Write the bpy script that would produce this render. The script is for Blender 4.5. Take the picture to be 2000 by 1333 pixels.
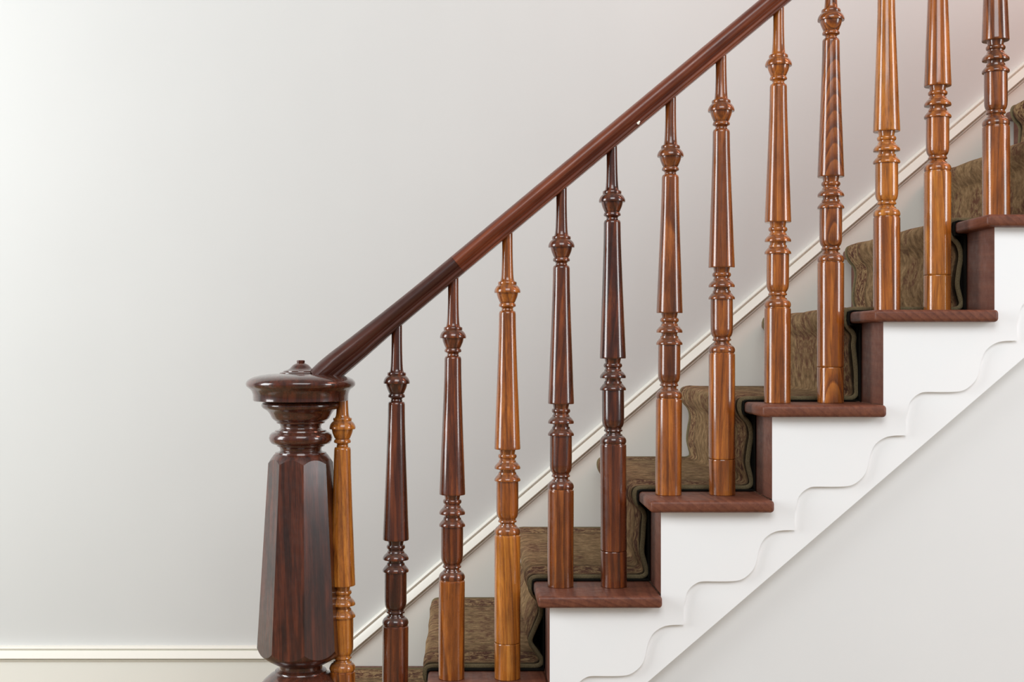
import bpy, bmesh, math, random
from mathutils import Vector, Matrix

random.seed(7)
scene = bpy.context.scene
COL = scene.collection
for o in list(bpy.data.objects):
    bpy.data.objects.remove(o)

# ------------------------------------------------------------------ camera
DIST, FPX, VPX, VPY, EYE = 2.68, 2504.0, 905.0, 680.0, 1.12   # metres / pixels of the 2000x1333 frame
cam_d = bpy.data.cameras.new('camera')
cam = bpy.data.objects.new('camera', cam_d)
COL.objects.link(cam)
cam.location = (0, -DIST, EYE)
cam.rotation_euler = (math.pi / 2, 0, 0)
cam_d.sensor_width = 36
cam_d.lens = FPX / 2000 * 36
cam_d.shift_x = (1000 - VPX) / 2000
cam_d.shift_y = (VPY - 666.5) / 2000
cam_d.clip_start = 0.05
scene.camera = cam

# ------------------------------------------------------------------ light
scene.view_settings.view_transform = 'Standard'
scene.view_settings.look = 'None'
scene.view_settings.gamma = 1
scene.view_settings.use_curve_mapping = False
scene.view_settings.exposure = -0.10
world = bpy.data.worlds.new('world')
scene.world = world
world.use_nodes = True
bg = world.node_tree.nodes['Background']
bg.inputs[0].default_value = (0.93, 0.96, 1.0, 1)
bg.inputs[1].default_value = 0.33


def area(name, loc, target, w, h, power, color):
    d = bpy.data.lights.new(name, 'AREA')
    d.shape = 'RECTANGLE'
    d.size, d.size_y = w, h
    d.energy = power
    d.color = color
    o = bpy.data.objects.new(name, d)
    COL.objects.link(o)
    o.location = loc
    o.rotation_euler = (Vector(target) - Vector(loc)).to_track_quat('-Z', 'Y').to_euler()
    return o


# daylight of a tall window in the left of the hall, a window to the right and the open hall behind the camera
area('window_light_left', (-3.5, -0.9, 1.95), (0.2, 0.5, 1.3), 1.3, 2.5, 128, (0.945, 0.98, 1.0))
area('window_light_right', (4.1, -1.8, 1.9), (0.6, -0.3, 1.0), 1.1, 2.2, 80, (0.94, 0.975, 1.0))
area('ceiling_light', (0.2, -3.2, 3.6), (0.3, 0.4, 0.8), 2.4, 2.0, 92, (0.97, 0.985, 1.0))
# added warm light, unseen at upper right, that tints the wall pink
area('wall_tint_light', (3.3, 0.0, 3.7), (1.6, 1.0, 1.6), 1.3, 1.3, 52, (1.0, 0.38, 0.25))


# ------------------------------------------------------------------ helpers
def P(u, v, y):
    k = (DIST + y) / FPX
    return Vector(((u - VPX) * k, y, EYE + (VPY - v) * k))


def tag(o, label=None, cat=None, group=None, kind=None):
    for k, v in (('label', label), ('category', cat), ('group', group), ('kind', kind)):
        if v:
            o[k] = v
    return o


def empty(name, loc=(0, 0, 0), parent=None):
    o = bpy.data.objects.new(name, None)
    o.empty_display_size = 0.05
    COL.objects.link(o)
    o.location = loc
    if parent:
        o.parent = parent
    return o


def mesh_of(name, verts, faces, smooth=None):
    me = bpy.data.meshes.new(name)
    me.from_pydata([tuple(v) for v in verts], [], faces)
    bm = bmesh.new()
    bm.from_mesh(me)
    bmesh.ops.remove_doubles(bm, verts=bm.verts, dist=1e-6)
    bmesh.ops.recalc_face_normals(bm, faces=bm.faces)
    bm.to_mesh(me)
    bm.free()
    if smooth is not None:
        for p in me.polygons:
            p.use_smooth = True
        me.set_sharp_from_angle(angle=math.radians(smooth))
    me.update()
    return me


def put(name, me, mat, parent=None, loc=(0, 0, 0)):
    o = bpy.data.objects.new(name, me)
    COL.objects.link(o)
    if parent:
        o.parent = parent
    o.location = loc
    if len(me.materials) == 0:
        me.materials.append(mat)
    o.material_slots[0].link = 'OBJECT'
    o.material_slots[0].material = mat
    return o


def lathe(name, prof, seg=40, smooth=38):
    """prof: list of (radius, z), open profile turned round z; ends are closed."""
    verts, faces = [], []
    for r, z in prof:
        for i in range(seg):
            a = 2 * math.pi * i / seg
            verts.append((r * math.cos(a), r * math.sin(a), z))
    n = len(prof)
    for j in range(n - 1):
        for i in range(seg):
            k = (i + 1) % seg
            faces.append((j * seg + i, j * seg + k, (j + 1) * seg + k, (j + 1) * seg + i))
    faces.append(tuple(range(seg)))
    faces.append(tuple(range((n - 1) * seg, n * seg)))
    return mesh_of(name, verts, faces, smooth)


def box(name, x0, x1, y0, y1, z0, z1, bevel=0.0, seg=3):
    bm = bmesh.new()
    bmesh.ops.create_cube(bm, size=1)
    for v in bm.verts:
        v.co = Vector((x0 + (v.co.x + .5) * (x1 - x0), y0 + (v.co.y + .5) * (y1 - y0), z0 + (v.co.z + .5) * (z1 - z0)))
    if bevel:
        bmesh.ops.bevel(bm, geom=list(bm.edges), offset=bevel, segments=seg, profile=0.5, affect='EDGES')
    me = bpy.data.meshes.new(name)
    bm.to_mesh(me)
    bm.free()
    if bevel:
        for p in me.polygons:
            p.use_smooth = True
        me.set_sharp_from_angle(angle=math.radians(50))
    return me


def prism_xz(name, pts, y0, y1, back_shift=None, bevel=0):
    """polygon in x,z extruded from y0 to y1; back_shift moves chosen back corners (mitre)."""
    n = len(pts)
    v = [(x, y0, z) for x, z in pts]
    v += [(x + (back_shift or {}).get(i, 0), y1, z) for i, (x, z) in enumerate(pts)]
    f = [tuple(range(n)), tuple(range(2 * n - 1, n - 1, -1))]
    f += [(i, (i + 1) % n, n + (i + 1) % n, n + i) for i in range(n)]
    me = bpy.data.meshes.new(name)
    me.from_pydata(v, [], f)
    bm = bmesh.new()
    bm.from_mesh(me)
    bmesh.ops.recalc_face_normals(bm, faces=bm.faces)
    if bevel:
        ed = [e for e in bm.edges if abs(e.verts[0].co.y - y0) < 1e-6 and abs(e.verts[1].co.y - y0) < 1e-6]
        bmesh.ops.bevel(bm, geom=ed, offset=bevel, segments=2, profile=0.5, affect='EDGES')
    bm.to_mesh(me)
    bm.free()
    return me


def catmull(pts, sub=6):
    out = []
    n = len(pts)
    for i in range(n - 1):
        p0, p1, p2, p3 = pts[max(i - 1, 0)], pts[i], pts[i + 1], pts[min(i + 2, n - 1)]
        for s in range(sub):
            t = s / sub
            out.append(tuple(0.5 * (2 * b + (c - a) * t + (2 * a - 5 * b + 4 * c - d) * t * t + (3 * b - a - 3 * c + d) * t ** 3)
                             for a, b, c, d in zip(p0, p1, p2, p3)))
    out.append(tuple(pts[-1]))
    return out


# ------------------------------------------------------------------ materials
def srgb(r, g, b):
    f = lambda c: (c / 255 / 12.92) if c / 255 <= 0.04045 else ((c / 255 + 0.055) / 1.055) ** 2.4
    return (f(r), f(g), f(b), 1)


class NT:
    def __init__(self, name):
        self.m = bpy.data.materials.new(name)
        self.m.use_nodes = True
        self.t = self.m.node_tree
        self.b = self.t.nodes['Principled BSDF']

    def n(self, kind, **kw):
        nd = self.t.nodes.new(kind)
        for k, v in kw.items():
            if k in nd.inputs.keys():
                nd.inputs[k].default_value = v
            else:
                setattr(nd, k, v)
        return nd

    def l(self, a, b):
        self.t.links.new(a, b)

    def ramp(self, fac, stops, interp='LINEAR'):
        r = self.n('ShaderNodeValToRGB')
        r.color_ramp.interpolation = interp
        el = r.color_ramp.elements
        while len(el) < len(stops):
            el.new(0.5)
        for e, (p, c) in zip(el, stops):
            e.position = p
            e.color = c if len(c) == 4 else (*c, 1)
        self.l(fac, r.inputs[0])
        return r.outputs[0]

    def mix(self, fac, a, b, mode='MIX'):
        m = self.n('ShaderNodeMix', data_type='RGBA', blend_type=mode)
        for sock, v in ((m.inputs[0], fac), (m.inputs[6], a), (m.inputs[7], b)):
            if isinstance(v, bpy.types.NodeSocket):
                self.l(v, sock)
            else:
                sock.default_value = v
        return m.outputs[2]

    def math(self, op, a, b=None, c=None, clamp=False):
        m = self.n('ShaderNodeMath', operation=op, use_clamp=clamp)
        for s, v in zip(m.inputs, (a, b, c)):
            if v is None:
                continue
            if isinstance(v, bpy.types.NodeSocket):
                self.l(v, s)
            else:
                s.default_value = v
        return m.outputs[0]

    def map(self, vec, loc=(0, 0, 0), rot=(0, 0, 0), sc=(1, 1, 1)):
        mp = self.n('ShaderNodeMapping')
        mp.inputs['Location'].default_value = loc
        mp.inputs['Rotation'].default_value = rot
        mp.inputs['Scale'].default_value = sc
        self.l(vec, mp.inputs['Vector'])
        return mp.outputs[0]

    def noise(self, vec, scale, detail=3, rough=0.55, dist=0.0):
        nd = self.n('ShaderNodeTexNoise')
        nd.inputs['Scale'].default_value = scale
        nd.inputs['Detail'].default_value = detail
        nd.inputs['Roughness'].default_value = rough
        nd.inputs['Distortion'].default_value = dist
        self.l(vec, nd.inputs['Vector'])
        return nd.outputs[0]

    def bump(self, h, strength, dist=0.002):
        bp = self.n('ShaderNodeBump')
        bp.inputs['Strength'].default_value = strength
        bp.inputs['Distance'].default_value = dist
        self.l(h, bp.inputs['Height'])
        self.l(bp.outputs[0], self.b.inputs['Normal'])


def paint(name, rgb, rough=0.5, bump=0.05, scale=180, mottled=0.02):
    k = NT(name)
    tc = k.n('ShaderNodeTexCoord').outputs['Object']
    n1 = k.noise(tc, 1.7, 4)
    lo = tuple(c * (1 - mottled) for c in rgb[:3]) + (1,)
    hi = tuple(min(1, c * (1 + mottled)) for c in rgb[:3]) + (1,)
    k.l(k.ramp(n1, [(0.35, lo), (0.65, hi)]), k.b.inputs['Base Color'])
    k.b.inputs['Roughness'].default_value = rough
    k.bump(k.noise(tc, scale, 3), bump, 0.001)
    return k.m


def wood(name, dark, mid, light, seed, axis='Z', ring=24, tilt=0.05, off=0.05, rough=0.26, coat=0.9, coat_rough=0.09,
         pores=0.6, blotch=0.5, dust=0.0, rot=None, bump=0.12, figure=0.6, streak=0.5, warp_amt=0.014, arch=False):
    rnd = random.Random(seed)
    k = NT(name)
    tc = k.n('ShaderNodeTexCoord').outputs['Object']
    if rot:
        tc = k.map(tc, rot=rot)
    ang = rnd.uniform(0, 6.28)
    loc = [math.cos(ang) * off, math.sin(ang) * off, rnd.uniform(-3, 3)]
    rt = [rnd.choice((-1, 1)) * rnd.uniform(tilt * .5, tilt), rnd.uniform(-tilt, tilt), 0]
    if arch:
        loc[0], loc[1] = rnd.uniform(-.002, .002), -0.034
        rt = [-0.085, rnd.uniform(-.01, .01), 0]
        loc[2] = rnd.uniform(-.05, .05)
    ai = 'XYZ'.index(axis)

    def stretch(f):
        q = [1, 1, 1]
        q[ai] = f
        return q
    if axis == 'Y':
        loc = [loc[0], loc[2], loc[1]]
        rt = [rt[0], 0, rt[1]]
    if axis == 'X':
        loc = [loc[2], loc[0], loc[1]]
        rt = [0, rt[0], rt[1]]
    # tilt about the piece itself, then shift the tree's heart to one side
    v = k.map(k.map(tc, rot=rt), loc=loc)
    warp = k.noise(k.map(v, sc=stretch(0.12)), 20, 3, 0.6)
    w = k.n('ShaderNodeTexWave', wave_type='RINGS', rings_direction=axis, wave_profile='SAW')
    w.inputs['Scale'].default_value = ring
    w.inputs['Distortion'].default_value = 0
    add = k.n('ShaderNodeVectorMath', operation='MULTIPLY_ADD')
    cmb = k.n('ShaderNodeCombineXYZ')
    for i in range(3):
        k.l(warp, cmb.inputs[i])
    k.l(cmb.outputs[0], add.inputs[0])
    add.inputs[1].default_value = (warp_amt,) * 3
    k.l(v, add.inputs[2])
    k.l(add.outputs[0], w.inputs['Vector'])
    grain = k.ramp(w.outputs[1], [(0.0, (0, 0, 0)), (0.5, (0.35,) * 3), (0.88, (1, 1, 1)), (1.0, (0.1,) * 3)])
    st = k.noise(k.map(v, sc=stretch(0.035)), 95, 4, 0.6)
    stv = k.ramp(st, [(0.34, (0, 0, 0)), (0.66, (1, 1, 1))])
    val = k.math('ADD', k.math('MULTIPLY', grain, figure), k.math('MULTIPLY', stv, streak), clamp=True)
    c = k.ramp(val, [(0.0, light), (0.5, mid), (1.0, tuple((p * .35 + q * .65) for p, q in zip(mid, dark)))])
    fine = k.noise(k.map(v, sc=stretch(0.03)), 520, 3, 0.6)
    fm = k.ramp(fine, [(0.50, (0, 0, 0)), (0.68, (1, 1, 1))])
    c = k.mix(k.math('MULTIPLY', fm, pores), c, dark)
    bl = k.noise(k.map(v, sc=stretch(0.3)), 26, 4, 0.6)
    bmk = k.ramp(bl, [(0.45, (0, 0, 0)), (0.72, (1, 1, 1))])
    c = k.mix(k.math('MULTIPLY', bmk, blotch), c, dark)
    if dust:
        geo = k.n('ShaderNodeNewGeometry')
        sep = k.n('ShaderNodeSeparateXYZ')
        k.l(geo.outputs['Normal'], sep.inputs[0])
        dm = k.ramp(sep.outputs[2], [(0.35, (0, 0, 0)), (0.85, (1, 1, 1))])
        dn = k.ramp(k.noise(tc, 160, 3), [(0.3, (0.3,) * 3), (0.7, (1,) * 3)])
        df = k.math('MULTIPLY', k.math('MULTIPLY', dm, dn), dust)
        c = k.mix(df, c, srgb(112, 94, 82))
    k.l(c, k.b.inputs['Base Color'])
    rn = k.ramp(k.noise(tc, 60, 3), [(0.3, (rough * .8,) * 3), (0.7, (rough * 1.3,) * 3)])
    k.l(rn, k.b.inputs['Roughness'])
    k.b.inputs['Coat Weight'].default_value = coat
    k.b.inputs['Coat Roughness'].default_value = coat_rough
    k.b.inputs['Specular IOR Level'].default_value = 0.3
    k.bump(k.noise(k.map(v, sc=stretch(0.12)), 300, 3), bump, 0.0006)
    return k.m


M_WALL = paint('wall_paint', srgb(212, 213, 210), 0.55, 0.06, 150, 0.012)
M_WALL2 = paint('spandrel_paint', srgb(232, 232, 231), 0.55, 0.06, 150, 0.012)
M_SKIRT = paint('skirting_paint', srgb(236, 234, 224), 0.42, 0.05, 90, 0.015)
M_TRIM = paint('moulding_paint', srgb(238, 236, 225), 0.34, 0.04, 90, 0.01)
M_WHITE = paint('stringer_paint', srgb(246, 246, 246), 0.38, 0.04, 120, 0.008)
M_FLOOR = wood('floorboards', srgb(96, 80, 60), srgb(160, 142, 112), srgb(182, 164, 132), 3, axis='X', coat=0.2)

TONES = {
    'amber': (srgb(72, 34, 8), srgb(178, 104, 34), srgb(212, 138, 54)),
    'orange': (srgb(56, 24, 7), srgb(152, 82, 27), srgb(196, 118, 44)),
    'brown': (srgb(44, 19, 8), srgb(124, 64, 25), srgb(172, 98, 38)),
    'russet': (srgb(34, 14, 8), srgb(98, 46, 21), srgb(146, 76, 32)),
    'dark': (srgb(24, 10, 7), srgb(72, 31, 16), srgb(124, 60, 26)),
}
_wc = {}


def baluster_wood(tone, seed, dusty=False):
    key = (tone, seed, dusty)
    if key not in _wc:
        d, m, l = TONES[tone]
        bold = seed in (109, 309)
        _wc[key] = wood('turned_wood_%s' % tone, d, m, l, seed, tilt=0.16 if bold else 0.05, ring=72 if bold else 20,
                        off=random.Random(seed).uniform(0.02, 0.05), dust=0.6 if dusty else 0.0, coat_rough=0.07, pores=0.45,
                        blotch=0.5, figure=0.7 if bold else 0.5, streak=0.3 if bold else 0.6, warp_amt=0.0035 if bold else 0.014, arch=bold)
    return _wc[key]


M_NEWEL = wood('newel_wood', srgb(14, 6, 4), srgb(56, 24, 12), srgb(100, 46, 24), 11, ring=5, off=0.12, rough=0.36, coat=0.8,
               coat_rough=0.17, blotch=0.9, pores=0.4, bump=0.45, figure=0.2, streak=0.6)
M_NEWEL_D = wood('newel_turned_wood', srgb(18, 8, 5), srgb(60, 25, 13), srgb(98, 43, 22), 12, ring=5, off=0.12, rough=0.25,
                 coat=1.0, coat_rough=0.08, blotch=0.6, pores=0.35, dust=0.2, figure=0.2, streak=0.5)
SL = math.atan(0.834)
M_RAIL = wood('handrail_wood', srgb(44, 17, 10), srgb(104, 48, 27), srgb(134, 68, 38), 21, axis='X', ring=8, rough=0.36, coat=0.4,
              coat_rough=0.22, rot=(0, SL, 0), blotch=0.45, figure=0.3, streak=0.5, pores=0.4)
M_RAIL_D = wood('handrail_dark_wood', srgb(30, 13, 9), srgb(66, 31, 21), srgb(84, 42, 28), 22, axis='X', ring=8, rough=0.4, coat=0.35,
                coat_rough=0.25, rot=(0, SL, 0), blotch=0.45, figure=0.3, streak=0.5, pores=0.4)
M_TREAD = [wood('tread_wood', srgb(58, 29, 20), srgb(104, 58, 41), srgb(124, 74, 52), 30 + i, axis='Y', ring=26, off=0.08, tilt=0.03,
                rough=0.5, coat=0.15, coat_rough=0.3, pores=0.25, blotch=0.35, figure=(0.45, 0.3, 0.25)[i], streak=0.4, warp_amt=0.004) for i in range(3)]
M_RISER = wood('riser_wood', srgb(66, 34, 25), srgb(106, 62, 48), srgb(120, 74, 57), 41, axis='Y', ring=10, off=0.2, rough=0.5, coat=0.15,
               coat_rough=0.3, pores=0.25, blotch=0.35, figure=0.2, streak=0.4)


def carpet_mat():
    k = NT('runner_pile')
    uv = k.n('ShaderNodeUVMap').outputs[0]
    sp = k.n('ShaderNodeSeparateXYZ')
    k.l(uv, sp.inputs[0])
    d = sp.outputs[1]                                     # distance from the nearer long edge, metres
    field = k.noise(uv, 42, 6, 0.72, 0.2)
    base = k.ramp(field, [(0.32, srgb(90, 66, 44)), (0.5, srgb(142, 112, 78)), (0.68, srgb(184, 152, 112))])
    # scrolling motifs of the field
    vo = k.n('ShaderNodeTexVoronoi', feature='SMOOTH_F1')
    vo.inputs['Scale'].default_value = 11
    wob = k.n('ShaderNodeVectorMath', operation='MULTIPLY_ADD')
    nz_ = k.n('ShaderNodeTexNoise')
    nz_.inputs['Scale'].default_value = 18
    k.l(uv, nz_.inputs['Vector'])
    k.l(nz_.outputs[1], wob.inputs[0])
    wob.inputs[1].default_value = (0.06, 0.06, 0)
    k.l(uv, wob.inputs[2])
    k.l(wob.outputs[0], vo.inputs['Vector'])
    mo = k.math('MULTIPLY', k.ramp(vo.outputs[0], [(0.20, (0, 0, 0)), (0.26, (1, 1, 1)), (0.36, (1, 1, 1)), (0.42, (0, 0, 0))]),
                k.ramp(k.noise(uv, 70, 4, 0.7), [(0.44, (0, 0, 0)), (0.56, (1, 1, 1))]))
    base = k.mix(k.math('MULTIPLY', mo, 0.85), base, srgb(92, 46, 38))
    # border band: beige ground with maroon figures between two darker guard lines
    nd = k.noise(uv, 48, 4, 0.7, 1.2)
    bord = k.ramp(nd, [(0.42, srgb(72, 28, 28)), (0.48, srgb(100, 50, 42)), (0.53, srgb(158, 128, 90)), (0.66, srgb(190, 158, 114))])
    band = k.math('MULTIPLY', k.ramp(d, [(0.020, (0, 0, 0)), (0.025, (1, 1, 1))]), k.ramp(d, [(0.100, (1, 1, 1)), (0.106, (0, 0, 0))]))
    c = k.mix(k.math('MULTIPLY', band, 0.9), base, bord)
    guard = k.ramp(d, [(0.100, (0, 0, 0)), (0.104, (1, 1, 1)), (0.112, (1, 1, 1)), (0.118, (0, 0, 0))])
    c = k.mix(k.math('MULTIPLY', guard, 0.6), c, srgb(74, 56, 36))
    edge = k.ramp(d, [(0.004, (1, 1, 1)), (0.012, (0, 0, 0))])  # shade of the gap beside the binding, put into the pile colour
    c = k.mix(k.math('MULTIPLY', edge, 0.9), c, srgb(34, 27, 17))
    fine = k.noise(uv, 700, 2, 0.7)
    c = k.mix(0.5, c, k.ramp(fine, [(0.3, (0.35,) * 3), (0.65, (1.0,) * 3)]), 'MULTIPLY')
    k.l(c, k.b.inputs['Base Color'])
    k.b.inputs['Roughness'].default_value = 0.95
    k.b.inputs['Specular IOR Level'].default_value = 0.1
    k.b.inputs['Sheen Weight'].default_value = 0.25
    k.b.inputs['Sheen Roughness'].default_value = 0.6
    k.b.inputs['Sheen Tint'].default_value = srgb(180, 160, 130)
    k.bump(fine, 0.7, 0.003)
    return k.m


def cloth(name, rgb, sc=500):
    k = NT(name)
    tc = k.n('ShaderNodeTexCoord').outputs['Object']
    n1 = k.noise(tc, sc, 2)
    k.l(k.ramp(n1, [(0.3, tuple(c * .6 for c in rgb[:3]) + (1,)), (0.7, rgb)]), k.b.inputs['Base Color'])
    k.b.inputs['Roughness'].default_value = 0.9
    k.b.inputs['Specular IOR Level'].default_value = 0.15
    k.bump(n1, 0.5, 0.002)
    return k.m


M_CARPET = carpet_mat()
M_BIND = cloth('binding_cloth', srgb(132, 118, 88))
M_DARK = cloth('near_black_cloth', srgb(22, 20, 15))

# ------------------------------------------------------------------ the room
WALL_Y, SKIRT_Y = 1.045, 1.028
w = put('wall_back', box('wall_back', -4.2, 4.2, WALL_Y, WALL_Y + 0.12, 0, 4.2), M_WALL)
tag(w, 'pale grey painted plaster wall behind the staircase', kind='structure')
f = put('floor', box('floor', -4.2, 4.2, -6.0, WALL_Y + 0.12, -0.05, 0), M_FLOOR)
tag(f, 'brown wooden floor of the hall', kind='structure')

SK_X0, SK_Z0, SK_M = 0.3472, 0.8585, 0.8545          # a point on the top line of the raking skirting, and its slope
BB_TOP = 0.2556
MIT = SK_X0 - (SK_Z0 - BB_TOP) / SK_M                 # where level and raking cap meet
XL, XR = -4.2, 3.1

CAP = [(0.0, 0.0), (0.0, 0.016), (-0.0015, 0.0195), (-0.0045, 0.0215), (-0.0075, 0.0205), (-0.009, 0.0165), (-0.0105, 0.0160),
       (-0.0115, 0.0185), (-0.014, 0.0205), (-0.020, 0.0235), (-0.027, 0.0275), (-0.0315, 0.0295), (-0.0335, 0.0285), (-0.034, 0.0168),
       (-0.0365, 0.0165), (-0.0375, 0.0195), (-0.0395, 0.0215), (-0.042, 0.0205), (-0.0435, 0.017), (-0.0435, 0.0)]


def cap_sweep(name, stations):
    """stations: list of (x, z, direction in xz of the cross-section's 'up', scale)"""
    verts, faces = [], []
    n = len(CAP)
    for x, z, up, s in stations:
        for h, out in CAP:
            verts.append((x + up[0] * h * s, WALL_Y - out, z + up[1] * h * s))
    for j in range(len(stations) - 1):
        for i in range(n):
            k = (i + 1) % n
            faces.append((j * n + i, j * n + k, (j + 1) * n + k, (j + 1) * n + i))
    faces.append(tuple(range(n)))
    faces.append(tuple(range((len(stations) - 1) * n, len(stations) * n)))
    return mesh_of(name, verts, faces, 30)


a_s = math.atan(SK_M)
upS = (-math.sin(a_s), math.cos(a_s))
upM = Vector((0, 1)) + Vector(upS)
upM.normalize()
sM = 1 / math.cos(a_s / 2)
zS = lambda x: BB_TOP + (x - MIT) * SK_M

bb = put('baseboard_back', prism_xz('baseboard_back', [(XL, 0), (MIT, 0), (MIT, BB_TOP - 0.012), (XL, BB_TOP - 0.012)], SKIRT_Y, WALL_Y), M_SKIRT)
tag(bb, 'off-white level skirting board along the foot of the wall', kind='structure')
put('cap_moulding', cap_sweep('cap_moulding', [(XL, BB_TOP, (0, 1), 1), (MIT, BB_TOP, tuple(upM), sM)]), M_TRIM, bb)
tr = put('trim_1', prism_xz('trim_1', [(MIT, 0.0), (XR, 0.4), (XR, zS(XR) - 0.016), (MIT, BB_TOP - 0.016)], SKIRT_Y, WALL_Y), M_SKIRT)
tag(tr, 'cream raking skirting board that climbs the wall beside the stairs', kind='structure')
put('cap_moulding', cap_sweep('cap_moulding', [(MIT, BB_TOP, tuple(upM), sM), (XR, zS(XR), upS, 1)]), M_TRIM, tr)

# ------------------------------------------------------------------ staircase
RISE, RUN, TH = 0.2, 0.2347, 0.0255
NSTEP = 11
XN = lambda k: 0.1563 + RUN * (k - 3)                 # front of the nosing of tread k
XRI = lambda k: XN(k) + 0.0260                        # face of riser k
BF, BB_, SB = 0.026, 0.033, 0.062                     # bracket front, stringer front, stringer back
stair = empty('staircase', (XN(1), 0.5, 0))
tag(stair, 'wooden staircase with brown treads and white scroll-bracketed stringer rising to the right', 'staircase')


def S(name, me, mat):
    o = put(name, me, mat, stair)
    o.matrix_parent_inverse = Matrix.Translation(stair.location).inverted()
    return o


def bullnose_step(name, r, x1, y1, xn, z0, z1, bevel):
    """first step: its outer end swells round the newel post"""
    cx, cy = -0.354, 0.115
    pts = []
    for i in range(0, 21):
        a = math.radians(-90 - i * 9)
        pts.append((cx + r * math.cos(a), cy + r * math.sin(a)))
    pts = [(x1, cy - r)] + pts
    pts += [(xn, cy + r + 0.06), (xn, y1), (x1, y1)]
    n = len(pts)
    v = [(x, y, z0) for x, y in pts] + [(x, y, z1) for x, y in pts]
    fc = [tuple(range(n)), tuple(range(n, 2 * n))] + [(i, (i + 1) % n, n + (i + 1) % n, n + i) for i in range(n)]
    return mesh_of(name, v, fc, 40)


for k in range(1, NSTEP + 1):
    z = RISE * k
    x0, x1 = XN(k), XRI(k + 1) - 0.0005
    if k == 1:
        S('tread', bullnose_step('tread', 0.118, x1, 1.025, x0, z - TH, z, 0.01), M_TREAD[0])
        S('riser', bullnose_step('riser', 0.092, x1 - .02, 1.025, x0 + .026, 0.0, z - TH, 0), M_RISER)
        continue
    S('tread', box('tread', x0, x1, 0.0, 1.025, z - TH, z, 0.0075, 4), M_TREAD[k % 3])
    xr = XRI(k)
    zb, zt = z - RISE, z - TH
    v = [(xr, BF, zb), (xr + .008, BB_, zb), (xr + .02, BB_, zb), (xr + .02, 1.025, zb), (xr, 1.025, zb)]
    v += [(a, b, zt) for a, b, _ in v]
    S('riser', mesh_of('riser', v, [(0, 1, 2, 3, 4), (5, 6, 7, 8, 9)] + [(i, (i + 1) % 5, 5 + (i + 1) % 5, 5 + i) for i in range(5)]), M_RISER)

# scroll brackets: outline measured on the bracket below tread 4
ref = [(1552, 1036), (1530, 1036.5), (1515, 1039), (1501, 1046), (1490, 1057), (1482, 1075), (1477, 1098), (1471, 1113), (1460, 1125),
       (1447, 1133), (1430, 1136), (1400, 1136.5), (1372, 1136.5), (1360, 1140), (1349, 1148), (1341.5, 1159), (1338.5, 1172), (1337.5, 1187)]
ref = [(P(u, v, BF).x, P(u, v, BF).z) for u, v in ref]
sm = catmull(ref[1:-1], 4)
curve = [ref[0]] + sm + [ref[-1]]
zb4 = 4 * RISE - TH
right4 = ref[0][0]
curve = [(x, z) for x, z in curve]
curve[-1] = (right4 - RUN, zb4 - RISE)
for k in range(2, NSTEP + 1):
    dx, dz = RUN * (k - 4), RISE * (k - 4)
    pts = [(XRI(4), zb4), (right4, zb4)] + curve + [(XRI(4), zb4 - RISE)]
    pts = [(x + dx, z + dz) for x, z in pts]
    S('scroll_bracket', prism_xz('scroll_bracket', pts, BF, BB_, {0: 0.008, len(pts) - 1: 0.008}), M_WHITE)

# stringer board behind the brackets
la, lb = P(1265, 1333, BB_), P(2000, 699, BB_)
slo = (lb.z - la.z) / (lb.x - la.x)
low = lambda x: la.z + (x - la.x) * slo
xs, xe = XRI(2) + .012, XRI(NSTEP + 1)
x00 = la.x - la.z / slo
inner = lambda x: RISE - TH + (x - XRI(2) - .012) * RISE / RUN
poly = [(xs - .10, 0.0), (xs - .10, inner(xs - .10)), (xs, inner(xs)), (xe, inner(xe)), (xe, low(xe)), (x00, 0.0)]
S('stringer', prism_xz('stringer', poly, BB_, SB), M_WHITE)
# panelled spandrel wall below the stringer
ws = put('wall_right', prism_xz('wall_right', [(x00 + 0.02, 0), (4.2, 0), (4.2, low(4.2) + .02), (x00 + 0.02, 0.04)], SB - .002, SB + 0.06), M_WALL2)
tag(ws, 'pale grey painted wall below the white stringer of the stairs', kind='structure')

# ------------------------------------------------------------------ carpet runner
CY0, CY1, CT = 0.205, 0.945, 0.011
rng = random.Random(5)
raw = [(XN(1) - 0.25, 0.012), (XN(1) - 0.16, 0.012)]
raw = []
BUL = {2: (.012, .022), 3: (.030, .006), 4: (.014, .010), 5: (.012, .004), 6: (.004, .010), 7: (.012, .004), 8: (.010, .006)}
for k in range(1, NSTEP + 1):
    zb, z = RISE * (k - 1), RISE * k
    xr, xn = XRI(k), XN(k)
    b1, b2 = BUL.get(k, (.012, .008))
    raw += [(xr - 0.050, zb + CT + .001), (xr - 0.022, zb + CT + .001), (xr - 0.0115, zb + CT + 0.007), (xr - 0.010 - b1 * .4, zb + 0.035),
            (xr - 0.008 - b1, zb + 0.062), (xr - 0.009 - b1 * .5 - b2 * .4, zb + 0.095), (xr - 0.008 - b2, zb + 0.125),
            (xr - 0.017, zb + 0.148), (xn - 0.004, z - 0.036), (xn - 0.0115, z - 0.020), (xn - 0.0125, z - 0.004), (xn - 0.006, z + 0.0075),
            (xn + 0.010, z + CT + .001), (xn + 0.045, z + CT + .001)]
raw[0:1] = [(XN(1) - 0.020, 0.004)]
raw[1:3] = []
path = catmull(raw, 4)


def normals2(p):
    out = []
    for i in range(len(p)):
        a, b = Vector(p[max(i - 1, 0)]), Vector(p[min(i + 1, len(p) - 1)])
        t = (b - a).normalized()
        out.append(Vector((-t.y, t.x)))
    return out


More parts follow.
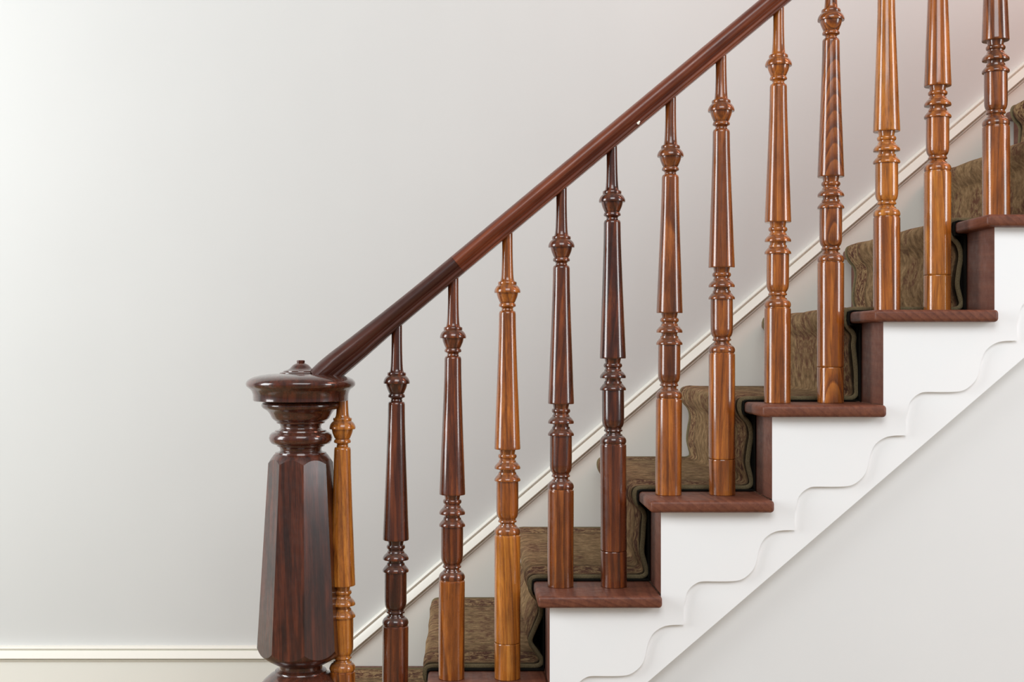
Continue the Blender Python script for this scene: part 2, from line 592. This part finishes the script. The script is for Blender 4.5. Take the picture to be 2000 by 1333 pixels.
nrm = normals2(path)
arc = [0]
for a, b in zip(path, path[1:]):
    arc.append(arc[-1] + math.hypot(b[0] - a[0], b[1] - a[1]))
cols = [(CY0, -0.004), (CY0 + .004, -0.001), (CY0 + .012, 0.0)] + [(CY0 + .012 + (CY1 - CY0 - .024) * i / 14, 0) for i in range(1, 14)]
cols += [(CY1 - .012, 0.0), (CY1 - .004, -0.001), (CY1, -0.004)]
verts, faces, uvs = [], [], []
nc = len(cols)
for i, (x, z) in enumerate(path):
    n = nrm[i]
    for j, (y, s) in enumerate(cols):
        wv = 0.0012 * math.sin(y * 31 + i * 0.35) + 0.001 * math.sin(y * 13 - i * .11)
        verts.append((x + n.x * (s + wv * (0.2 if j in (0, nc - 1) else 1)), y, z + n.y * (s + wv)))
        uvs.append((arc[i], min(y - CY0, CY1 - y) + (0.0 if y < 0.5 else 1e-4)))
base = len(verts)
for i, (x, z) in enumerate(path):
    n = nrm[i]
    for y in (CY0, CY1):
        verts.append((x - n.x * 0.008, y, z - n.y * 0.008))
        uvs.append((arc[i], 0.0))
for i in range(len(path) - 1):
    for j in range(nc - 1):
        faces.append((i * nc + j, (i + 1) * nc + j, (i + 1) * nc + j + 1, i * nc + j + 1))
    b0, b1 = base + 2 * i, base + 2 * i + 2
    faces.append((b0, b0 + 1, b1 + 1, b1))
    faces.append((i * nc, b0, b1, (i + 1) * nc))
    faces.append((i * nc + nc - 1, (i + 1) * nc + nc - 1, b1 + 1, b0 + 1))
me = bpy.data.meshes.new('pile')
me.from_pydata(verts, [], faces)
uvl = me.uv_layers.new(name='UVMap')
for lp in me.loops:
    uvl.data[lp.index].uv = uvs[lp.vertex_index]
for p in me.polygons:
    p.use_smooth = True
runner = empty('stair_runner', (XN(1), (CY0 + CY1) / 2, 0))
tag(runner, 'olive and maroon patterned carpet runner laid over the treads and risers', 'carpet')


def RN(name, me, mat):
    o = put(name, me, mat, runner)
    o.matrix_parent_inverse = Matrix.Translation(runner.location).inverted()
    return o


RN('pile', me, M_CARPET)


def tube(name, pts, r, seg=8):
    verts, faces = [], []
    for i, p in enumerate(pts):
        a, b = Vector(pts[max(i - 1, 0)]), Vector(pts[min(i + 1, len(pts) - 1)])
        t = (b - a).normalized()
        side = Vector((0, 1, 0))
        up = t.cross(side).normalized()
        for s in range(seg):
            q = 2 * math.pi * s / seg
            verts.append(Vector(p) + side * (r * math.cos(q)) + up * (r * math.sin(q)))
    for i in range(len(pts) - 1):
        for s in range(seg):
            k = (s + 1) % seg
            faces.append((i * seg + s, i * seg + k, (i + 1) * seg + k, (i + 1) * seg + s))
    faces.append(tuple(range(seg)))
    faces.append(tuple(range((len(pts) - 1) * seg, len(pts) * seg)))
    return mesh_of(name, verts, faces, 60)


for y in (CY0 - .013, CY1 + .013):
    RN('edge_binding', tube('edge_binding', [(x - n.x * .0055, y, z - n.y * .0055) for (x, z), n in zip(path, nrm)], 0.0056), M_BIND)

up_ = []  # near-black sheet following the steps, showing past the runner's near side
for k in range(1, NSTEP + 1):
    zb, z, xr, xn = RISE * (k - 1), RISE * k, XRI(k), XN(k)
    up_ += [(xr - .004, zb + .004), (xr - .004, z - TH - .004), (xn - .001, z - TH - .004), (xn - .004, z - .018), (xn - .002, z + .001), (xn + .006, z + .004)]
un = [(x, z) for x, z in up_]
nn = normals2(un)
vv, ff = [], []
for (x, z), n in zip(un, nn):
    for y in (0.172, CY1 - .02):
        vv.append((x, y, z))
    for y in (0.172, CY1 - .02):
        vv.append((x - n.x * .0035, y, z - n.y * .0035))
for i in range(len(un) - 1):
    a, b = 4 * i, 4 * i + 4
    ff += [(a, a + 1, b + 1, b), (a + 2, a + 3, b + 3, b + 2), (a, b, b + 2, a + 2), (a + 1, b + 1, b + 3, a + 3)]
RN('dark_sheet', mesh_of('dark_sheet', vv, ff), M_DARK)

# ------------------------------------------------------------------ newel post
BY = 0.115
PX = (DIST + BY) / FPX                                # metres per pixel in the balustrade plane
nu = 587.5
newel = empty('newel_post', (P(nu, 0, BY).x, BY, RISE))
tag(newel, 'dark mahogany newel post with round moulded cap and tapered octagonal shaft', 'newel post')


def nz(v):
    return EYE + (VPY - v) * PX - RISE


def N(name, me, mat):
    return put(name, me, mat, newel)


def nprof(pts, sub=1):
    return [(r * PX, nz(v)) for r, v in pts]


cap_o = N('cap', lathe('cap', nprof([(8, 729.5), (41, 729.5), (60, 730.6), (78, 733), (92, 736.5), (101, 741), (105.5, 746), (106.5, 750), (105.5, 754), (102, 757.5),
                                      (97.5, 760.5), (95, 764), (93, 770), (92.5, 778), (92.5, 782), (91.5, 783), (70, 783.5)]), 72), M_NEWEL_D)
put('finial_button', lathe('finial_button', nprof([(3, 703.8), (7, 704), (8, 705), (8, 708), (7.5, 709.5), (10, 710.5), (15, 713), (18.5, 716.5), (21, 719.5),
                                                     (25, 722), (31, 724), (34, 725), (34.5, 726.5), (39, 727.5), (41.5, 728.8), (41.5, 731), (20, 732)]), 56), M_NEWEL_D, cap_o)
N('upper_turning', lathe('upper_turning', nprof([(68, 782), (69, 784.5), (74, 786.5), (76.5, 790), (76.5, 793), (74, 797), (69.5, 799.5), (64.5, 803), (61, 807.5), (58.5, 812), (56, 817),
                                                  (51, 821.5), (47.5, 823.5), (47, 826.5), (42, 828), (40, 831), (39.3, 834), (40, 837), (43, 839.5), (49.5, 840.5), (50.5, 843), (56, 845),
                                                  (60, 849), (61.8, 855), (60.5, 861), (57, 866), (50, 868.2), (47, 869), (46.5, 871.5), (42.5, 873), (40.2, 877), (40.5, 880.5),
                                                  (44, 882.5), (49.5, 883.5), (50.5, 886.5), (46, 887)]), 64), M_NEWEL_D)
# octagonal shaft whose ends are rounded off by a turned shoulder
ANG = math.radians(12)
cos8 = math.cos(math.pi / 8)


def rev(v):
    T = [(886, 50), (888.5, 52.5), (891.5, 54.8), (894, 56.4), (896.5, 58.2), (899.5, 60), (902.5, 61.8), (905.5, 64), (909, 68), (914, 80), (1248, 96), (1256, 88.5),
         (1261, 85.2), (1266, 83.2), (1271, 81), (1276, 78.2), (1280, 74), (1284, 68.5), (1288, 62), (1291, 56.5), (1294, 51), (1297, 45)]
    for (a, ra), (b, rb) in zip(T, T[1:]):
        if a <= v <= b:
            return ra + (rb - ra) * (v - a) / (b - a)
    return 40


def octr(v, i, seg):
    R = 62.8 + (84.5 - 62.8) * (v - 900) / (1260 - 900)
    loc = (2 * math.pi * i / seg) % (math.pi / 4) - math.pi / 8
    return R * cos8 / math.cos(loc)


def cross(a, b, i, seg):
    """row where the octagon meets the turned shoulder"""
    sa = rev(a) > octr(a, i, seg)
    for _ in range(40):
        m = (a + b) / 2
        if (rev(m) > octr(m, i, seg)) == sa:
            a = m
        else:
            b = m
    return (a + b) / 2


seg = 128
verts, faces = [], []
cols_ = []
for i in range(seg):
    vt, vb = cross(886, 950, i, seg), cross(1200, 1297, i, seg)
    col = [(886 + (vt - 886) * t / 6, 'r') for t in range(6)] + [(vt + (vb - vt) * t / 8, 'o') for t in range(9)]
    col += [(vb + (1297 - vb) * t / 8, 'r') for t in range(1, 9)]
    cols_.append(col)
nrow = len(cols_[0])
for j in range(nrow):
    for i in range(seg):
        v, kd = cols_[i][j]
        r = (rev(v) if kd == 'r' else octr(v, i, seg)) * PX
        al = ANG + 2 * math.pi * i / seg
        verts.append((r * math.sin(al), -r * math.cos(al), nz(v)))
for j in range(nrow - 1):
    for i in range(seg):
        k = (i + 1) % seg
        faces.append((j * seg + i, j * seg + k, (j + 1) * seg + k, (j + 1) * seg + i))
faces += [tuple(range(seg)), tuple(range((nrow - 1) * seg, nrow * seg))]
N('octagonal_shaft', mesh_of('octagonal_shaft', verts, faces, 15), M_NEWEL)
N('lower_turning', lathe('lower_turning', nprof([(40, 1295), (43, 1297), (42, 1301), (42.5, 1305), (46, 1307.5), (50, 1309), (51, 1311.5), (53, 1313), (58, 1316), (64, 1321), (71, 1327), (76, 1333),
                                                  (80, 1341), (81, 1350), (78, 1358), (70, 1364), (64, 1367), (64, 1372), (58, 1376), (56, 1382), (60, 1388), (72, 1392), (74, 1396), (70, 1398)]), 64), M_NEWEL_D)
pl = nz(1397)
verts, faces = [], []
for zz, R in ((0, 90), (pl - .02, 90), (pl, 76)):
    for i in range(8):
        al = ANG + math.pi / 4 * i
        verts.append((R * PX * math.sin(al), -R * PX * math.cos(al), zz))
for j in range(2):
    for i in range(8):
        k = (i + 1) % 8
        faces.append((j * 8 + i, j * 8 + k, j * 8 + 8 + k, j * 8 + 8 + i))
faces += [tuple(range(8)), tuple(range(16, 24))]
N('plinth', mesh_of('plinth', verts, faces, 20), M_NEWEL)

# ------------------------------------------------------------------ balusters
def prof(pts):
    return [(r * PX, h * PX) for h, r in pts]


MESH_NECK = lathe('neck', prof([(166, 10.2), (120, 10.4), (95, 10.9), (78, 11.5), (68, 12.1), (63, 12.7), (59.5, 13.6), (57.2, 15.2), (57, 15)]), 32)
MESH_NECK0 = lathe('neck', prof([(105, 10.7), (95, 10.9), (78, 11.5), (68, 12.1), (63, 12.7), (59.5, 13.6), (57.2, 15.2), (57, 15)]), 32)   # under the newel cap
MESH_COLLAR = lathe('collar', prof([(57, 15), (57, 17.6), (56, 18.3), (52.5, 18.4), (51, 17.8), (50.5, 18.2), (48.5, 20.8), (45.5, 23.2), (42, 24.9), (39, 25.7), (36.4, 25.7), (35.2, 25.2), (35, 21.2),
                                    (33.5, 20.9), (30, 20.2), (26, 18.9), (22, 17.2), (18.8, 15.8), (17, 15), (16.2, 14), (15.7, 13.6), (14.8, 15.3), (12.5, 16.3), (10.5, 16.8), (8.6, 16.3),
                                    (7.4, 13.8), (6.5, 12), (4.5, 10.9), (3.2, 11.2), (2.2, 11.7), (0.8, 11.6), (0, 11.2)]), 40)
MESH_SHAFT = lathe('tapered_shaft', prof([(270, 11), (270, 14), (268.6, 15.6), (265, 16.5), (264, 16.5), (248, 16.7), (230, 17), (190, 18.3), (138, 20.2), (78, 22.6), (40, 24), (10, 25.2), (4, 25.45),
                                          (2.5, 25.5), (0.8, 25.4), (0, 24.8), (0, 14)]), 40)
MESH_RINGS = lathe('ring_stack', prof([(0, 16), (-2, 15.7), (-6, 14.8), (-9, 14.4), (-9.4, 16.5), (-11, 17.8), (-13.4, 18.3), (-16, 17.8), (-17.6, 16.5), (-18, 15), (-20.5, 15), (-21.5, 16.3),
                                       (-25, 17.3), (-26, 19), (-28.5, 21.4), (-31.5, 23.8), (-34.2, 25.2), (-37, 25.4), (-38.3, 25), (-38.6, 16), (-40, 15.2), (-44, 15.2), (-45, 17.2),
                                       (-48.6, 17.8), (-49.6, 19), (-52.5, 21.4), (-55.5, 23.8), (-58.2, 25.4), (-60.8, 25.6), (-62, 25.2), (-62.4, 20)]), 40)
MESH_BARREL = lathe('barrel', prof([(-62, 20), (-62, 21.5), (-63, 21.5), (-90, 21.6), (-118, 21.5), (-120, 21.5), (-126, 21), (-130.5, 19.8), (-133.5, 18.4), (-135.6, 16.4), (-135.8, 15)]), 40)
MESH_LCOL = lathe('lower_collar', prof([(-135.6, 15), (-136, 16.5), (-138.3, 16.4), (-139, 17.6), (-141, 18.2), (-142.3, 17.6), (-143, 15), (-145.3, 14.2), (-147.3, 15), (-148.2, 17.4),
                                        (-150.3, 18.2), (-151.3, 20), (-153.8, 22.7), (-157, 24.7), (-160.5, 25.5), (-163.5, 25.3), (-165.6, 24.4), (-166, 22.5)]), 40)

# (pixel x at foot, pixel x at collar, step, long foot?, upper tone, foot tone, label)
BAL = [
    (668.5, 668.8, 1, 0, 'amber', 'orange', 'light amber turned baluster half hidden behind the newel post'),
    (771.0, 774.6, 1, 1, 'dark', 'russet', 'dark mahogany turned baluster, first one clear of the newel post'),
    (881.7, 884.8, 2, 0, 'russet', 'orange', 'baluster with red-brown shaft and orange foot, third from the newel post'),
    (991.0, 991.0, 2, 1, 'orange', 'amber', 'honey-coloured baluster with a long jointed foot, fourth from the newel post'),
    (1094.7, 1096.5, 3, 0, 'russet', 'brown', 'brown turned baluster with short foot, fifth from the newel post'),
    (1198.9, 1195.5, 3, 1, 'dark', 'russet', 'dark reddish baluster with long jointed foot, sixth from the newel post'),
    (1305.4, 1309.4, 4, 0, 'brown', 'orange', 'warm brown baluster with short foot, seventh from the newel post'),
    (1410.4, 1408.6, 4, 1, 'brown', 'orange', 'brown baluster with mended long foot, eighth from the newel post'),
    (1518.0, 1520.4, 5, 0, 'orange', 'orange', 'orange-brown baluster, last one whose top meets the handrail in view'),
    (1622.0, 1623.0, 5, 1, 'brown', 'orange', 'baluster with bold pointed arch grain on its shaft, tenth from the newel post'),
    (1732.0, 1731.0, 6, 0, 'amber', 'orange', 'bright amber baluster with top cut by the frame, third from the right edge'),
    (1830.5, 1832.0, 6, 1, 'orange', 'amber', 'orange baluster with long jointed foot, second from the right edge'),
    (1946.0, 1943.0, 7, 0, 'brown', 'orange', 'brown baluster standing on the highest visible tread, nearest the right edge'),
    (2046.0, 2045.0, 7, 1, 'orange', 'orange', 'orange baluster just beyond the right edge, rear one on the highest tread'),
    (2158.0, 2157.0, 8, 0, 'brown', 'orange', 'brown baluster beyond the right edge, on the tread above'),
]
for i, (ub, ut, step, lng, tone, ftone, label) in enumerate(BAL):
    zt = EYE + (VPY - (1055 - 88.6 * (i - 1))) * PX          # underside of the tapered shaft
    zf = RISE * step
    h = zt - zf
    # lean: from the foot to the collar 325 px above the foot of the shaft
    root = empty('baluster', (P(ub, 0, BY).x, BY, zf))
    root.rotation_euler = (0, math.atan2((ut - ub) * PX, h + 300 * PX), random.Random(i).uniform(0, 0))
    tag(root, label, 'baluster', 'turned balusters of the staircase')
    mu, md, mf = baluster_wood(tone, 100 + i), baluster_wood(tone, 100 + i, True), baluster_wood(ftone, 200 + i)
    put('neck', MESH_NECK if i else MESH_NECK0, mu, root, (0, 0, h + 270 * PX))
    put('collar', MESH_COLLAR, md, root, (0, 0, h + 270 * PX))
    put('tapered_shaft', MESH_SHAFT, mu, root, (0, 0, h))
    put('ring_stack', MESH_RINGS, md, root, (0, 0, h))
    put('barrel', MESH_BARREL, mu, root, (0, 0, h))
    put('lower_collar', MESH_LCOL, md, root, (0, 0, h))
    zt2 = h - 166 * PX
    r = 25.4 * PX
    jz = 70 * PX if lng else 0.0
    put('foot_column', lathe('foot_column', [(20 * PX, zt2), (23.8 * PX, zt2), (24 * PX, zt2 - 1.6 * PX), (25.2 * PX, zt2 - 2.6 * PX), (r, zt2 - 5 * PX), (r, zt2 - 6 * PX),
                                              (r, jz + .004), (r, jz + .002), (r - .0008, jz + .0003), (r - .003, jz)] if lng else
                             [(20 * PX, zt2), (23.8 * PX, zt2), (24 * PX, zt2 - 1.6 * PX), (25.2 * PX, zt2 - 2.6 * PX), (r, zt2 - 5 * PX), (r, zt2 - 6 * PX), (r, .003), (r, .0012), (r - .0012, 0)], 40), mf, root)
    if lng:
        put('foot_plug', lathe('foot_plug', [(r - .003, jz), (r - .0008, jz - .0004), (r, jz - .0018), (r, jz - .003), (r, .003), (r, .0012), (r - .0012, 0)], 40), baluster_wood(ftone, 300 + i), root)

# ------------------------------------------------------------------ handrail
half = [(0.0, -0.0225), (0.0185, -0.0225), (0.0222, -0.0220), (0.0232, -0.0200), (0.0226, -0.0186), (0.0240, -0.0178), (0.0258, -0.0150), (0.0258, -0.0120), (0.0240, -0.0092),
        (0.0215, -0.0078), (0.0222, -0.0056), (0.0262, -0.0036), (0.0302, 0.0000), (0.0322, 0.0050), (0.0318, 0.0095), (0.0285, 0.0150), (0.0215, 0.0198), (0.0110, 0.0224), (0.0, 0.0230)]
RP = half + [(-w_, h_) for w_, h_ in reversed(half[1:-1])]
rail = empty('handrail', (P(nu, 0, BY).x + .06, BY, nz(745) + RISE))
tag(rail, 'polished reddish brown wooden handrail sloping up from the newel cap', 'handrail')


def rail_sweep(name, st):
    """st: list of (u, v of the centre line, width scale, height scale)"""
    pts = [P(u, v, BY) for u, v, _, _ in st]
    verts, faces = [], []
    n = len(RP)
    for i, p in enumerate(pts):
        t = (pts[min(i + 1, len(pts) - 1)] - pts[max(i - 1, 0)]).normalized()
        up = Vector((-t.z, 0, t.x))
        for w_, h_ in RP:
            verts.append(p + Vector((0, -1, 0)) * (w_ * st[i][2]) + up * (h_ * st[i][3]))
    for j in range(len(pts) - 1):
        for i in range(n):
            k = (i + 1) % n
            faces.append((j * n + i, j * n + k, (j + 1) * n + k, (j + 1) * n + i))
    faces += [tuple(range(n)), tuple(range((len(pts) - 1) * n, len(pts) * n))]
    me = mesh_of(name, verts, faces, 32)
    return me


def vc(u):                                            # centre line of the straight rail
    return 511.5 - 0.8335 * (u - 901)


def RL(name, me, mat):
    o = put(name, me, mat, rail)
    o.matrix_parent_inverse = Matrix.Translation(rail.location).inverted()
    return o


RL('rail', rail_sweep('rail', [(893.5, vc(893.5), 1, 1), (1200, vc(1200), 1, 1), (1600, vc(1600), 1, 1), (2300, vc(2300), 1, 1)]), M_RAIL)
ez = [(893.2, vc(893.2), 1, 1), (850, vc(850), 1, 1), (800, vc(800) - .5, 1, 1.02), (760, vc(760) - 1, 1.02, 1.06), (725, vc(725) - 1, 1.08, 1.13), (700, vc(700) - 1, 1.18, 1.18),
      (680, vc(680) - 1.5, 1.32, 1.22), (660, vc(660) - 2, 1.5, 1.25), (640, vc(640) - 2, 1.7, 1.25), (625, vc(625) - 1, 1.8, 1.2)]
RL('easement', rail_sweep('easement', ez[::-1]), M_RAIL_D)

# small chip of white paint on the side of the rail
cp = P(1247, 240, BY - 0.030)
bm = bmesh.new()
bmesh.ops.create_icosphere(bm, subdivisions=2, radius=1)
for v in bm.verts:
    k = 1 + 0.25 * math.sin(v.co.x * 5 + v.co.z * 7)
    v.co = Vector((v.co.x * 0.0032 * k + v.co.z * .0015, v.co.y * 0.0022, v.co.z * 0.0042 * k)) + cp
me = bpy.data.meshes.new('paint_chip')
bm.to_mesh(me)
bm.free()
tag(RL('paint_chip', me, M_TRIM), 'white paint chip')
